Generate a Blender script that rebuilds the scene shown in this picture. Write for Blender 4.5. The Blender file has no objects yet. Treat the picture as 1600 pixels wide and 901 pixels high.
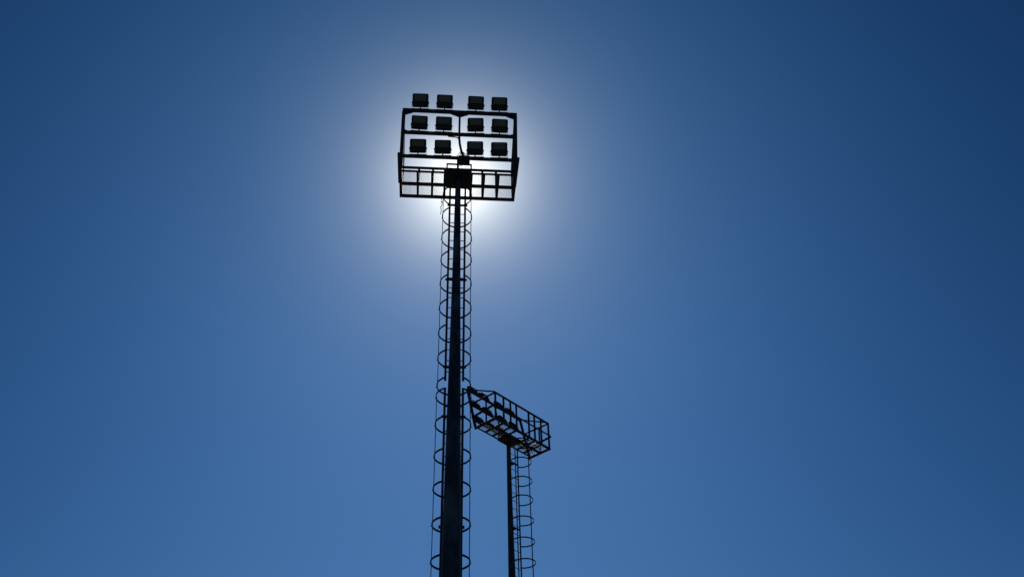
import bpy, bmesh, math, random
from mathutils import Vector, Matrix

random.seed(7)
sc = bpy.context.scene
C = sc.collection

# ------------------------------------------------------------------ camera
F_PX, ELEV, ROLL = 1488.31, 0.689217, -0.0318497
fw = Vector((0, math.cos(ELEV), math.sin(ELEV)))
up0 = Vector((0, -math.sin(ELEV), math.cos(ELEV)))
rt0 = Vector((1, 0, 0))
rt = rt0 * math.cos(ROLL) + up0 * math.sin(ROLL)
up = -rt0 * math.sin(ROLL) + up0 * math.cos(ROLL)
cam_d = bpy.data.cameras.new('camera')
cam = bpy.data.objects.new('camera', cam_d)
C.objects.link(cam)
cam.matrix_world = Matrix(((rt.x, up.x, -fw.x, 0), (rt.y, up.y, -fw.y, 0), (rt.z, up.z, -fw.z, 1.6), (0, 0, 0, 1)))
cam_d.sensor_width = 36
cam_d.lens = F_PX / 1600 * 36
cam_d.clip_start = 0.05
cam_d.clip_end = 20000
sc.camera = cam

# ------------------------------------------------------------------ sky, sun, exposure
SUN_EL, SUN_AZ = math.radians(45.95), math.radians(-4.17)      # azimuth from +Y towards +X
sun_dir = Vector((math.sin(SUN_AZ) * math.cos(SUN_EL), math.cos(SUN_AZ) * math.cos(SUN_EL), math.sin(SUN_EL)))
world = bpy.data.worlds.new('World')
sc.world = world
world.use_nodes = True
nt = world.node_tree
N, Lk = nt.nodes, nt.links


def mth(op, a, b=None):
    n = N.new('ShaderNodeMath')
    n.operation = op
    for i, v in enumerate((a, b)):
        if v is None:
            continue
        if isinstance(v, (int, float)):
            n.inputs[i].default_value = v
        else:
            Lk.new(v, n.inputs[i])
    return n.outputs[0]


sky = N.new('ShaderNodeTexSky')
sky.sky_type = 'NISHITA'
sky.sun_disc = False
sky.sun_elevation = SUN_EL
sky.sun_rotation = SUN_AZ
sky.air_density, sky.dust_density, sky.ozone_density, sky.altitude = 1.0, 0.1, 1.0, 0.0
sep = N.new('ShaderNodeSeparateColor')
Lk.new(sky.outputs[0], sep.inputs[0])
tc = N.new('ShaderNodeTexCoord')
dot = N.new('ShaderNodeVectorMath')
dot.operation = 'DOT_PRODUCT'
Lk.new(tc.outputs['Generated'], dot.inputs[0])
dot.inputs[1].default_value = sun_dir
ang = mth('MULTIPLY', mth('ARCCOSINE', mth('MINIMUM', dot.outputs['Value'], 1.0)), 180 / math.pi)
aur = mth('EXPONENT', mth('MULTIPLY', ang, -1 / 1.986))          # circumsolar aureole of the hazy air round the sun
wide = mth('EXPONENT', mth('MULTIPLY', mth('POWER', mth('MULTIPLY', ang, 1 / 27.65), 2.0), -1.0))
# 'wide': broad forward scattering of the air
comb = N.new('ShaderNodeCombineColor')
for i, (k, g, a, c) in enumerate(((.3050, 2.268, 2.079, 4.425), (.3214, 1.757, 2.047, 2.437), (.4062, 1.723, 1.761, 1.552))):
    lobe = mth('ADD', mth('MULTIPLY', wide, c), 1.0)
    deep = mth('MULTIPLY', mth('POWER', sep.outputs[i], g), k * 10 * 0.1 ** g)
    deep = mth('MINIMUM', deep, 10.0)
    tot = mth('ADD', mth('MULTIPLY', deep, lobe), mth('MULTIPLY', aur, a * 10))
    Lk.new(tot, comb.inputs[i])
Lk.new(comb.outputs[0], N['Background'].inputs['Color'])
N['Background'].inputs['Strength'].default_value = 0.1

sun_d = bpy.data.lights.new('sun', 'SUN')
sun_d.energy = 4.0
sun_d.angle = math.radians(0.53)
sun_d.color = (1.0, 0.96, 0.9)
sun = bpy.data.objects.new('sun', sun_d)
C.objects.link(sun)
sun.rotation_euler = sun_dir.to_track_quat('Z', 'Y').to_euler()
sun.location = sun_dir * 200

sc.view_settings.view_transform = 'Standard'
sc.view_settings.look = 'None'
sc.view_settings.exposure = 0.0
sc.view_settings.gamma = 1.0
sc.view_settings.use_curve_mapping = False


# ------------------------------------------------------------------ materials
def material(name, base, rough=.5, metal=0.0, spec=.5, noise=None):
    """noise = (scale, detail, second colour, low, high, object-space stretch)"""
    m = bpy.data.materials.new(name)
    m.use_nodes = True
    t = m.node_tree
    b = t.nodes['Principled BSDF']
    b.inputs['Base Color'].default_value = (*base, 1)
    b.inputs['Roughness'].default_value = rough
    b.inputs['Metallic'].default_value = metal
    b.inputs['Specular IOR Level'].default_value = spec
    if noise:
        scale, det, col2, lo, hi, stretch = noise
        co = t.nodes.new('ShaderNodeTexCoord')
        mp = t.nodes.new('ShaderNodeMapping')
        mp.inputs['Scale'].default_value = stretch
        n = t.nodes.new('ShaderNodeTexNoise')
        n.inputs['Scale'].default_value = scale
        n.inputs['Detail'].default_value = det
        r = t.nodes.new('ShaderNodeValToRGB')
        r.color_ramp.elements[0].position = lo
        r.color_ramp.elements[0].color = (*base, 1)
        r.color_ramp.elements[1].position = hi
        r.color_ramp.elements[1].color = (*col2, 1)
        t.links.new(co.outputs['Object'], mp.inputs[0])
        t.links.new(mp.outputs[0], n.inputs['Vector'])
        t.links.new(n.outputs['Fac'], r.inputs[0])
        t.links.new(r.outputs[0], b.inputs['Base Color'])
        rr = t.nodes.new('ShaderNodeMapRange')
        rr.inputs['To Min'].default_value = rough - .08
        rr.inputs['To Max'].default_value = rough + .12
        t.links.new(n.outputs['Fac'], rr.inputs[0])
        t.links.new(rr.outputs[0], b.inputs['Roughness'])
    return m


M_POLE = material('weathered_pole_steel', (.013, .025, .040), .55, 0, .3, (3.4, 7, (.062, .098, .140), .47, .70, (1, 1, .45)))
M_STEEL = material('dark_painted_steel', (.016, .018, .021), .6, 0, .25, (6.0, 4, (.028, .029, .030), .4, .75, (1, 1, 1)))
M_CAGE = material('dark_cage_steel', (.020, .023, .028), .55, 0, .3, (9.0, 3, (.034, .035, .036), .4, .75, (1, 1, 1)))
M_BODY = material('black_cast_aluminium', (.012, .012, .013), .5, 0, .3, (14.0, 3, (.018, .018, .018), .4, .7, (1, 1, 1)))
M_GLASS = material('lamp_front_glass', (.080, .112, .108), .15, 0, .5)
M_MESH = material('galvanised_mesh', (.60, .60, .59), .5, .7, .5, (20.0, 2, (.48, .48, .47), .4, .7, (1, 1, 1)))
M_CABLE = material('black_rubber_cable', (.012, .012, .012), .6, 0, .3)
M_BOX = material('grey_enclosure_plastic', (.030, .034, .036), .5, 0, .3, (12.0, 2, (.022, .025, .027), .4, .7, (1, 1, 1)))
M_GROUND = material('worn_asphalt', (.040, .042, .044), .9, 0, .2, (.35, 8, (.062, .063, .062), .35, .7, (1, 1, 1)))


# ------------------------------------------------------------------ mesh helpers
def frame_of(d, hint):
    d = d.normalized()
    x = d.cross(hint)
    if x.length < 1e-4:
        x = d.cross(Vector((1, 0, 0)))
    x.normalize()
    return d, x, x.cross(d).normalized()


def bar(bm, p, q, w, h, hint=(0, 0, 1)):
    """rectangular bar from p to q: w across, h along the hint direction"""
    p, q = Vector(p), Vector(q)
    d, x, y = frame_of(q - p, Vector(hint))
    vs = []
    for c in (p, q):
        for sx, sy in ((-1, -1), (1, -1), (1, 1), (-1, 1)):
            vs.append(bm.verts.new(c + x * (sx * w / 2) + y * (sy * h / 2)))
    for f in ((3, 2, 1, 0), (4, 5, 6, 7), (0, 1, 5, 4), (1, 2, 6, 5), (2, 3, 7, 6), (3, 0, 4, 7)):
        bm.faces.new([vs[i] for i in f])


def box(bm, c, s, rot=None):
    c = Vector(c)
    vs = []
    for sz in (-1, 1):
        for sx, sy in ((-1, -1), (1, -1), (1, 1), (-1, 1)):
            v = Vector((sx * s[0] / 2, sy * s[1] / 2, sz * s[2] / 2))
            vs.append(bm.verts.new(c + (rot @ v if rot else v)))
    for f in ((3, 2, 1, 0), (4, 5, 6, 7), (0, 1, 5, 4), (1, 2, 6, 5), (2, 3, 7, 6), (3, 0, 4, 7)):
        bm.faces.new([vs[i] for i in f])


def tube(bm, pts, r, n=8, smooth=True, caps=True):
    pts = [Vector(p) for p in pts]
    rs = r if isinstance(r, (list, tuple)) else [r] * len(pts)
    rings, prev = [], None
    for i, p in enumerate(pts):
        d = (pts[min(i + 1, len(pts) - 1)] - pts[max(i - 1, 0)]).normalized()
        if prev is None:
            _, x, _ = frame_of(d, Vector((0, 0, 1)))
        else:
            x = (prev - d * prev.dot(d)).normalized()
        prev = x
        y = d.cross(x)
        rings.append([bm.verts.new(p + (x * math.cos(2 * math.pi * k / n) + y * math.sin(2 * math.pi * k / n)) * rs[i]) for k in range(n)])
    for a, b in zip(rings, rings[1:]):
        for k in range(n):
            f = bm.faces.new((a[k], a[(k + 1) % n], b[(k + 1) % n], b[k]))
            f.smooth = smooth
    if caps:
        bm.faces.new(list(reversed(rings[0])))
        bm.faces.new(rings[-1])


def prism(bm, outline, depth_vec):
    a = [bm.verts.new(Vector(p)) for p in outline]
    b = [bm.verts.new(Vector(p) + Vector(depth_vec)) for p in outline]
    n = len(a)
    bm.faces.new(a)
    bm.faces.new(list(reversed(b)))
    for i in range(n):
        bm.faces.new((a[(i + 1) % n], a[i], b[i], b[(i + 1) % n]))


def rounded(w, h, r, n=5):
    out = []
    for cx, cy, a0 in ((w / 2 - r, h / 2 - r, 0), (-w / 2 + r, h / 2 - r, 90), (-w / 2 + r, -h / 2 + r, 180), (w / 2 - r, -h / 2 + r, 270)):
        for k in range(n + 1):
            a = math.radians(a0 + 90 * k / n)
            out.append((cx + r * math.cos(a), cy + r * math.sin(a)))
    return out


def link(name, bm, mat, parent=None, bevel=0.0):
    bmesh.ops.recalc_face_normals(bm, faces=bm.faces)
    me = bpy.data.meshes.new(name)
    bm.to_mesh(me)
    bm.free()
    me.materials.append(mat)
    o = bpy.data.objects.new(name, me)
    C.objects.link(o)
    if parent:
        o.parent = parent
    if bevel:
        b = o.modifiers.new('edge', 'BEVEL')
        b.width = bevel
        b.segments = 1
        b.limit_method = 'ANGLE'
    return o


# ------------------------------------------------------------------ ground (below the picture; open ground round the masts)
bm = bmesh.new()
ring0 = [bm.verts.new((0, 0, 0))]
prev = None
for R_ in (30, 120, 600, 3000, 9000):
    ring = [bm.verts.new((R_ * math.cos(2 * math.pi * k / 48), R_ * math.sin(2 * math.pi * k / 48), 0)) for k in range(48)]
    for k in range(48):
        if prev is None:
            bm.faces.new((ring0[0], ring[k], ring[(k + 1) % 48]))
        else:
            bm.faces.new((prev[k], ring[k], ring[(k + 1) % 48], prev[(k + 1) % 48]))
    prev = ring
ground = link('ground', bm, M_GROUND)
ground['kind'] = 'structure'

# ------------------------------------------------------------------ the floodlight mast
# mast frame: x along the light beams, -y the way the lamps face, +y the ladder side, z up
H0 = 19.88                     # platform floor
YF, YB = -.176, .737           # floor front (lamp side) and back edges
YL = -.25                      # foot of the light frame, just outside the floor
A = 1.507                      # half length of the platform
HT, HM, HL = 1.856, 1.140, .397
LEAN = .408
JX = (-1.06, -.68, -.35, .35, .68, 1.06)
LR = .56                       # cage centre behind the pole axis


def fy(h):                     # the light frame leans out over the lamp side
    return YL - LEAN * h / HT


def build_mast():
    root = bpy.data.objects.new('floodlight_mast', None)
    root.empty_display_size = .5
    C.objects.link(root)

    # pole ---------------------------------------------------------
    bm = bmesh.new()
    prof = ((0.03, .235), (4.5, .215), (8.95, .190), (11.16, .167), (13.24, .142), (15.8, .1085), (17.35, .092), (19.3, .0755), (H0 - .066, .071))
    tube(bm, [(0, 0, z) for z, _ in prof], [r for _, r in prof], 20)
    pole = link('pole', bm, M_POLE, root)
    bm = bmesh.new()
    tube(bm, [(0, 0, 0), (0, 0, .03)], .42, 24, False)
    for k in range(8):
        a = math.pi * (k + .5) / 4
        ca, sa = math.cos(a), math.sin(a)
        tube(bm, [(.34 * ca, .34 * sa, .03), (.34 * ca, .34 * sa, .10)], .022, 6, False)
        a2 = math.pi * k / 4
        t = Vector((math.cos(a2), math.sin(a2), 0))
        prism(bm, [t * .2 + Vector((0, 0, .031)), t * .40 + Vector((0, 0, .031)), t * .2 + Vector((0, 0, .34))], Vector((-t.y, t.x, 0)) * .012)
    link('base_plate', bm, M_POLE, pole)

    # platform floor frame -------------------------------------------
    bm = bmesh.new()
    bar(bm, (-A + .039, YF, H0), (A - .039, YF, H0), .050, .046)
    bar(bm, (-A - .04, YB, H0), (A + .04, YB, H0), .070, .080)
    for s in (-1, 1):
        bar(bm, (s * A, YL - .03, H0 + .001), (s * A, YB - .035, H0 + .001), .078, .078)
    ym = (YF + YB) / 2
    bar(bm, (-A + .039, ym, H0 - .002), (A - .039, ym, H0 - .002), .075, .070)
    for x in JX:
        bar(bm, (x, YF + .025, H0 + .0005), (x, ym - .0375, H0 + .0005), .070, .064)
        bar(bm, (x, ym + .0375, H0 + .0005), (x, YB - .035, H0 + .0005), .066, .064)
    plat = link('platform', bm, M_STEEL, root, .006)
    xs = (-A,) + JX + (A,)
    for y0, y1, rw in ((YF, ym, 0), (ym, YB, 1)):
        for i in range(7):
            if i == 3:
                continue                                   # mounting plate in front, ladder hatch behind
            x0, x1 = xs[i] + .034, xs[i + 1] - .034
            yy0, yy1 = y0 + .036, y1 - .034
            bm = bmesh.new()
            w, h = x1 - x0, yy1 - yy0
            sp = .032
            for k in range(1, int(w / sp) + 1):            # mesh of round wires
                x = x0 + k * w / (int(w / sp) + 1)
                tube(bm, [(x, yy0, H0 + .036), (x, yy1, H0 + .036)], .0021, 6, True, False)
            for k in range(1, int(h / sp) + 1):
                y = yy0 + k * h / (int(h / sp) + 1)
                tube(bm, [(x0, y, H0 + .0402), (x1, y, H0 + .0402)], .0021, 6, True, False)
            link('mesh_panel', bm, M_MESH, plat)

    # plate and fins on the pole top -----------------------------------
    bm = bmesh.new()
    box(bm, (0, (YF + ym) / 2 - .01, H0 - .050), (.70, .47, .030))
    box(bm, (0, YF - .034, H0 + .018), (.70, .014, .125))
    for k in range(8):
        a = math.pi * k / 4
        t = Vector((math.cos(a), math.sin(a), 0))
        L = .15
        zt = H0 - .0655
        prism(bm, [t * .065 + Vector((0, 0, zt)), t * L + Vector((0, 0, zt)), t * L + Vector((0, 0, zt - .012)), t * .070 + Vector((0, 0, zt - .09))],
              Vector((-t.y, t.x, 0)) * .012)
    bar(bm, (-.31, ym + .085, H0 - .006), (.31, ym + .085, H0 - .006), .03, .04)
    plate = link('mounting_plate', bm, M_STEEL, root, .004)
    bm = bmesh.new()                                       # low guard frame at the plate's front edge
    yg = YF + .012
    for x in (-.30, .335):
        bar(bm, (x, yg, H0 + .041), (x, yg, H0 + .322), .040, .036, (0, 1, 0))
    bar(bm, (-.32, yg, H0 + .340), (.355, yg, H0 + .340), .035, .036)
    link('guard_frame', bm, M_STEEL, plate)

    # guard rail -------------------------------------------------------
    RT, RM = 1.100, .55
    bm = bmesh.new()
    bar(bm, (-A - .03, YB, H0 + RT), (A + .03, YB, H0 + RT), .058, .060)
    bar(bm, (-A - .03, YB + .046, H0 + RM), (A + .03, YB + .046, H0 + RM), .034, .055)
    for s in (-1, 1):
        bar(bm, (s * A, YB - .03, H0 + RT), (s * A, fy(HM) + .05, H0 + HM), .052, .056)
        bar(bm, (s * (A + .070), YB + .045, H0 + RM), (s * (A + .070), fy(HL) - .03, H0 + HL + .07), .072, .064)
    rail = link('guard_rail', bm, M_STEEL, root, .005)
    for x in (-A,) + JX + (A,):
        bm = bmesh.new()
        w = .062 if abs(x) < A else .068
        bar(bm, (x, YB, H0 + .041), (x, YB, H0 + RT - .030), w, .052, (0, 1, 0))
        link('post', bm, M_STEEL, rail, .004)
    for s in (-1, 1):
        bm = bmesh.new()
        bar(bm, (s * A, ym, H0 + .041), (s * A, ym, H0 + RT - .004), .05, .048, (0, 1, 0))
        link('post', bm, M_STEEL, rail, .004)
        bm = bmesh.new()
        bar(bm, (s * (A - .012), YB - .02, H0 + RT + .05), (s * (A - .012), fy(HT) + .05, H0 + HT - .02), .042, .046)
        link('brace', bm, M_STEEL, rail, .004)

    # light frame ---------------------------------------------------------
    lean_up = Vector((0, -LEAN, HT)).normalized()
    for s in (-1, 1):
        bm = bmesh.new()
        bar(bm, (s * A, fy(.03), H0 + .043), (s * A, fy(HT - .05), H0 + HT - .05), .096, .07, (0, 1, 0))
        link('upright', bm, M_STEEL, root, .005)
    bm = bmesh.new()
    bar(bm, (0, fy(HM + .046), H0 + HM + .046), (0, fy(HT - .048), H0 + HT - .048), .056, .05, (0, 1, 0))
    link('centre_post', bm, M_STEEL, root, .005)
    bm = bmesh.new()
    bar(bm, (-.02, fy(.04), H0 + .044), (-.02, fy(HL - .043), H0 + HL - .043), .058, .05, (0, 1, 0))
    link('centre_post', bm, M_STEEL, root, .005)
    beams = {}
    for H, t, wd in ((HT, .096, .070), (HM, .090, .066), (HL, .082, .068)):
        bm = bmesh.new()
        bar(bm, (-A - .035, fy(H), H0 + H), (A + .045, fy(H), H0 + H), wd, t, lean_up)
        beams[H] = link('crossbeam', bm, M_STEEL, root, .006)
    for x, sgn in ((-A + .04, 1), (A - .04, -1), (-.028, -1), (.028, 1)):
        bm = bmesh.new()                                   # corner gussets below the top beam
        o = Vector((x, fy(HT), H0 + HT)) - lean_up * .048
        prism(bm, [o, o + Vector((sgn * .23, 0, 0)), o + Vector((sgn * .19, 0, 0)) - lean_up * .03, o - lean_up * .105], (0, .012, 0))
        link('gusset', bm, M_STEEL, beams[HT])
    for s in (-1, 1):                                      # small corner plates on the middle beam
        bm = bmesh.new()
        o = Vector((s * (A - .04), fy(HM), H0 + HM)) + lean_up * .046
        prism(bm, [o, o - Vector((s * .13, 0, 0)), o + lean_up * .055], (0, .012, 0))
        link('gusset', bm, M_STEEL, beams[HM])

    # floodlights ---------------------------------------------------------
    XR = {HT: (-1.07, -.415, .43, 1.07), HM: (-1.075, -.42, .435, 1.075), HL: (-1.075, -.425, .43, 1.07)}
    proto = None
    for H in (HT, HM, HL):
        for i, x in enumerate(XR[H]):
            jit = random.Random(int(H * 100) + i)
            e = (math.radians(jit.uniform(-3, 3)), math.radians(jit.uniform(-1, 1)), math.radians(jit.uniform(-2.5, 2.5)))
            loc = Vector((x, fy(H), H0 + H)) + lean_up * .050
            if proto is None:
                proto = make_floodlight()
                fl = proto
            else:
                fl = proto.copy()
                C.objects.link(fl)
                for ch in list(proto.children):
                    c2 = ch.copy()
                    C.objects.link(c2)
                    c2.parent = fl
            fl.parent = root
            fl.location = loc
            fl.rotation_euler = (e[0] * .5, e[1], e[2])

    # junction box and cables -------------------------------------------------
    bm = bmesh.new()
    yb = fy(HL) + .12
    zb = H0 + HL + .055
    box(bm, (.145, yb, zb), (.30, .12, .27))
    jb = link('junction_box', bm, M_BOX, root, .012)
    for x in (.05, .10, .15, .20, .25):
        bm = bmesh.new()
        tube(bm, [(x, yb, zb - .134), (x, yb, zb - .165)], .014, 8)
        link('cable_gland', bm, M_CABLE, jb)
    bm = bmesh.new()
    tube(bm, [(.10, yb, zb - .16), (.08, yb + .02, zb - .195), (.02, yb + .02, zb - .22), (-.02, yb - .02, zb - .25)], .009, 6)
    link('cable_tail', bm, M_CABLE, jb)
    bm = bmesh.new()
    b0 = Vector((0, fy(HM) + .05, H0 + HM - .03))
    tube(bm, [b0 + Vector((.0, -.01, .0)), b0 + Vector((.005, .0, -.12)), b0 + Vector((.02, .03, -.26)), b0 + Vector((.05, .06, -.42)),
              b0 + Vector((.085, .09, -.55)), b0 + Vector((.125, .10, -.66)), b0 + Vector((.16, .06, -.74))], .033, 8)
    tube(bm, [b0 + Vector((-.30, .0, -.006)), b0 + Vector((-.16, .0, -.016)), b0 + Vector((-.05, .005, -.03)), b0 + Vector((.005, .01, -.10))], .016, 6)
    root_p = b0 + Vector((.06, .07, -.47))
    for dx in (-.12, -.03, .06, .16, .26):
        tube(bm, [root_p, root_p + Vector((dx * .45, .0, -.12)), root_p + Vector((dx * .9, .0, -.22)), root_p + Vector((dx * 1.1, .02, -.30))], .009, 6)
    link('lamp_cable', bm, M_CABLE, root)
    bm = bmesh.new()
    c0 = Vector((-.41, YB + .01, H0 - .02))
    tube(bm, [c0, c0 + Vector((-.02, .0, -.12)), c0 + Vector((.015, .01, -.24)), c0 + Vector((-.03, .0, -.36)), c0 + Vector((-.005, .01, -.46)), c0 + Vector((-.025, .01, -.60))], .010, 6)
    tube(bm, [c0 + Vector((.07, -.25, -.02)), c0 + Vector((.045, -.14, -.06)), c0 + Vector((.04, -.05, -.10)), c0 + Vector((.0, .0, -.22))], .009, 6)
    link('loose_cable', bm, M_CABLE, root)

    # ladder: two sections -------------------------------------------------------
    YS = .25
    def ladder(z0, z1, rz):
        bm = bmesh.new()
        for s in (-1, 1):
            bar(bm, (s * .2, YS, z0), (s * .2, YS, z1), .052, .030, (0, 1, 0))
        ld = link('ladder', bm, M_CAGE, root, .004)
        for z in rz:
            if z0 + .1 < z < z1 - .05:
                bm = bmesh.new()
                tube(bm, [(-.176, YS, z), (.176, YS, z)], .0105, 8)
                link('rung', bm, M_CAGE, ld)
        return ld
    rungs = [18.79 + .308 * k for k in range(-62, 4)]
    up_l = ladder(13.62, 19.72, rungs)
    lo_l = ladder(.35, 13.44, rungs)
    for z, ld in ((19.09, up_l), (16.56, up_l), (13.98, up_l), (12.67, lo_l), (10.09, lo_l), (7.5, lo_l), (4.9, lo_l), (2.3, lo_l)):
        bm = bmesh.new()
        bar(bm, (-.262, YS - .028, z), (.262, YS - .028, z), .024, .062)
        for s in (-1, 1):
            bar(bm, (s * .045, .05, z + .004), (s * .045, YS - .040, z + .004), .036, .050)
        link('bracket', bm, M_CAGE, ld)

    # safety cage: flat hoops open towards the ladder ------------------------------
    def cage(zs, r, yc, z0, z1):
        bm = bmesh.new()
        for ang_ in (0, 80, -80):                          # three vertical flat straps inside the hoops
            a = math.radians(ang_)
            n = Vector((math.sin(a), math.cos(a), 0))
            p = Vector((0, yc, 0)) + n * (r - .0115)
            bar(bm, p + Vector((0, 0, z0)), p + Vector((0, 0, z1)), .038, .011, n)
        cg = link('safety_cage', bm, M_CAGE, root)
        a1 = math.pi - .60
        for z in zs:
            bm = bmesh.new()
            prev = None
            n = 40
            for k in range(n + 1):
                a = -a1 + 2 * a1 * k / n
                d = Vector((math.sin(a), math.cos(a), 0))
                ring = [bm.verts.new(Vector((0, yc, z)) + d * (r + dr) + Vector((0, 0, dz))) for dr, dz in ((-.006, -.022), (.007, -.022), (.007, .022), (-.006, .022))]
                if prev:
                    for j in range(4):
                        f = bm.faces.new((prev[j], prev[(j + 1) % 4], ring[(j + 1) % 4], ring[j]))
                else:
                    bm.faces.new(ring)
                prev = ring
            bm.faces.new(list(reversed(prev)))
            for ang_ in (0, 80, -80):                      # bolt heads holding the straps
                a = math.radians(ang_)
                d = Vector((math.sin(a), math.cos(a), 0))
                c = Vector((0, yc, z)) + d * (r + .0065)
                tube(bm, [c, c + d * .016], .012, 6, False)
            tw = random.Random(int(z * 100))                # hoops bent a little out of level
            t2, dip = math.radians(tw.uniform(-.9, .9)), tw.uniform(-.02, .02)
            for v in bm.verts:
                v.co.z += v.co.x * math.tan(t2) + (v.co.y - .25) * dip
            link('hoop', bm, M_CAGE, cg)
        return cg
    cage([19.78, 19.0, 18.24, 17.49, 16.72, 15.95, 15.18, 14.45, 13.7], .388, .56, 13.66, 19.82)
    lower = [13.41, 12.68, 11.88, 11.11, 10.31, 9.51]
    while lower[-1] > 3.0:
        lower.append(lower[-1] - .79)
    cage(lower, .398, .572, lower[-1] - .03, 13.45)
    return root


def make_floodlight():
    """origin on the crossbeam's top face; lamp faces -y and down"""
    T = math.radians(34)
    nrm = Vector((0, -math.cos(T), -math.sin(T)))
    u = Vector((0, -math.sin(T), math.cos(T)))
    X = Vector((1, 0, 0))
    W, Hh = .434, .374
    piv = Vector((0, -.100, .150))
    ctr = piv + u * .058

    def P(x, v, n):
        return ctr + X * x + u * v + nrm * n
    bm = bmesh.new()
    out = rounded(W, Hh, .042)
    # front frame with a chamfered rim, back shell narrower
    layers = ((1.0, .030), (1.0, -.012), (.93, -.022), (.88, -.046))
    rings = []
    for sc_, n in layers:
        rings.append([bm.verts.new(P(x * sc_, v * sc_, n)) for x, v in out])
    front_in = [bm.verts.new(P(x * .955, v * .955, .036)) for x, v in out]
    m = len(out)
    for a, b in zip(rings, rings[1:]):
        for k in range(m):
            bm.faces.new((a[k], a[(k + 1) % m], b[(k + 1) % m], b[k]))
    for k in range(m):
        bm.faces.new((rings[0][k], front_in[k], front_in[(k + 1) % m], rings[0][(k + 1) % m]))
    bm.faces.new(front_in)
    bm.faces.new(list(reversed(rings[-1])))
    rot = Matrix((X, -nrm, u)).transposed()
    # driver compartment across the lower part, front and back
    box(bm, P(0, -.096, .042), (.36, .016, .140), rot)
    box(bm, P(0, -.060, -.066), (.26, .038, .13), rot)
    for k in range(9):                                     # cooling fins on the back
        box(bm, P(-.14 + .035 * k, .075, -.062), (.006, .028, .155), rot)
    for s in (-1, 1):                                      # pivot lugs
        a = piv + X * (s * (W / 2 - .006))
        tube(bm, [a, a + X * (s * .010)], .034, 10, False)
    fl = link('floodlight', bm, M_BODY, None, .003)
    bm = bmesh.new()
    gw, gh = .325, .172
    go = rounded(gw, gh, .012, 3)
    a = [bm.verts.new(P(x, v + .072, .0375)) for x, v in go]
    b = [bm.verts.new(P(x * .985, v * .985 + .072, .0415)) for x, v in go]
    bm.faces.new(b)
    bm.faces.new(list(reversed(a)))
    for k in range(len(go)):
        bm.faces.new((a[k], a[(k + 1) % len(go)], b[(k + 1) % len(go)], b[k]))
    link('lamp_glass', bm, M_GLASS, fl)
    bm = bmesh.new()                                       # U bracket and its bolt on the beam
    wb = W / 2 + .009
    bar(bm, (-wb - .003, -.004, .005), (wb + .003, -.004, .005), .040, .007)
    for s in (-1, 1):
        bar(bm, (s * wb, -.004, .0085), (s * wb, piv.y - .014, piv.z + .022), .006, .036, (0, 1, 0))
        c = Vector((s * (wb + .003), piv.y, piv.z))
        tube(bm, [c, c + X * (s * .007)], .020, 6, False)
    tube(bm, [(0, -.020, .0085), (0, -.020, .060)], .018, 6, False)
    link('bracket', bm, M_BODY, fl)
    return fl


def copy_tree(o, parent=None):
    c = o.copy()
    C.objects.link(c)
    if parent:
        c.parent = parent
    for ch in list(o.children):
        copy_tree(ch, c)
    return c


mast = build_mast()
far = copy_tree(mast)
GROUP = 'floodlight masts beside the sports field'
for o in (mast, far):
    o['category'] = 'floodlight mast'
    o['group'] = GROUP
mast['label'] = 'tall near floodlight mast with twelve lamps facing us, its platform hiding the sun'
far['label'] = 'smaller far floodlight mast to the right, its lamp platform seen obliquely from behind'


def place(o, x, y, z, yaw, lean):
    """x, y at platform height; a pole is never perfectly plumb (lean in radians towards +x)"""
    m = Matrix.Rotation(lean, 3, 'Y') @ Matrix.Rotation(yaw, 3, 'Z')
    o.location = (x - lean * H0, y, z)
    o.rotation_euler = m.to_euler()


place(mast, -1.3288, 17.529, 0, math.radians(5.55), .0016)
place(far, -.3188, 30.8877, -.151, math.radians(229.65), -.0018)
for ch in far.children:                                    # its ladder and hoops sit a little lower on the pole
    if ch.name.split('.')[0] in ('ladder', 'safety_cage'):
        ch.location.z -= .22
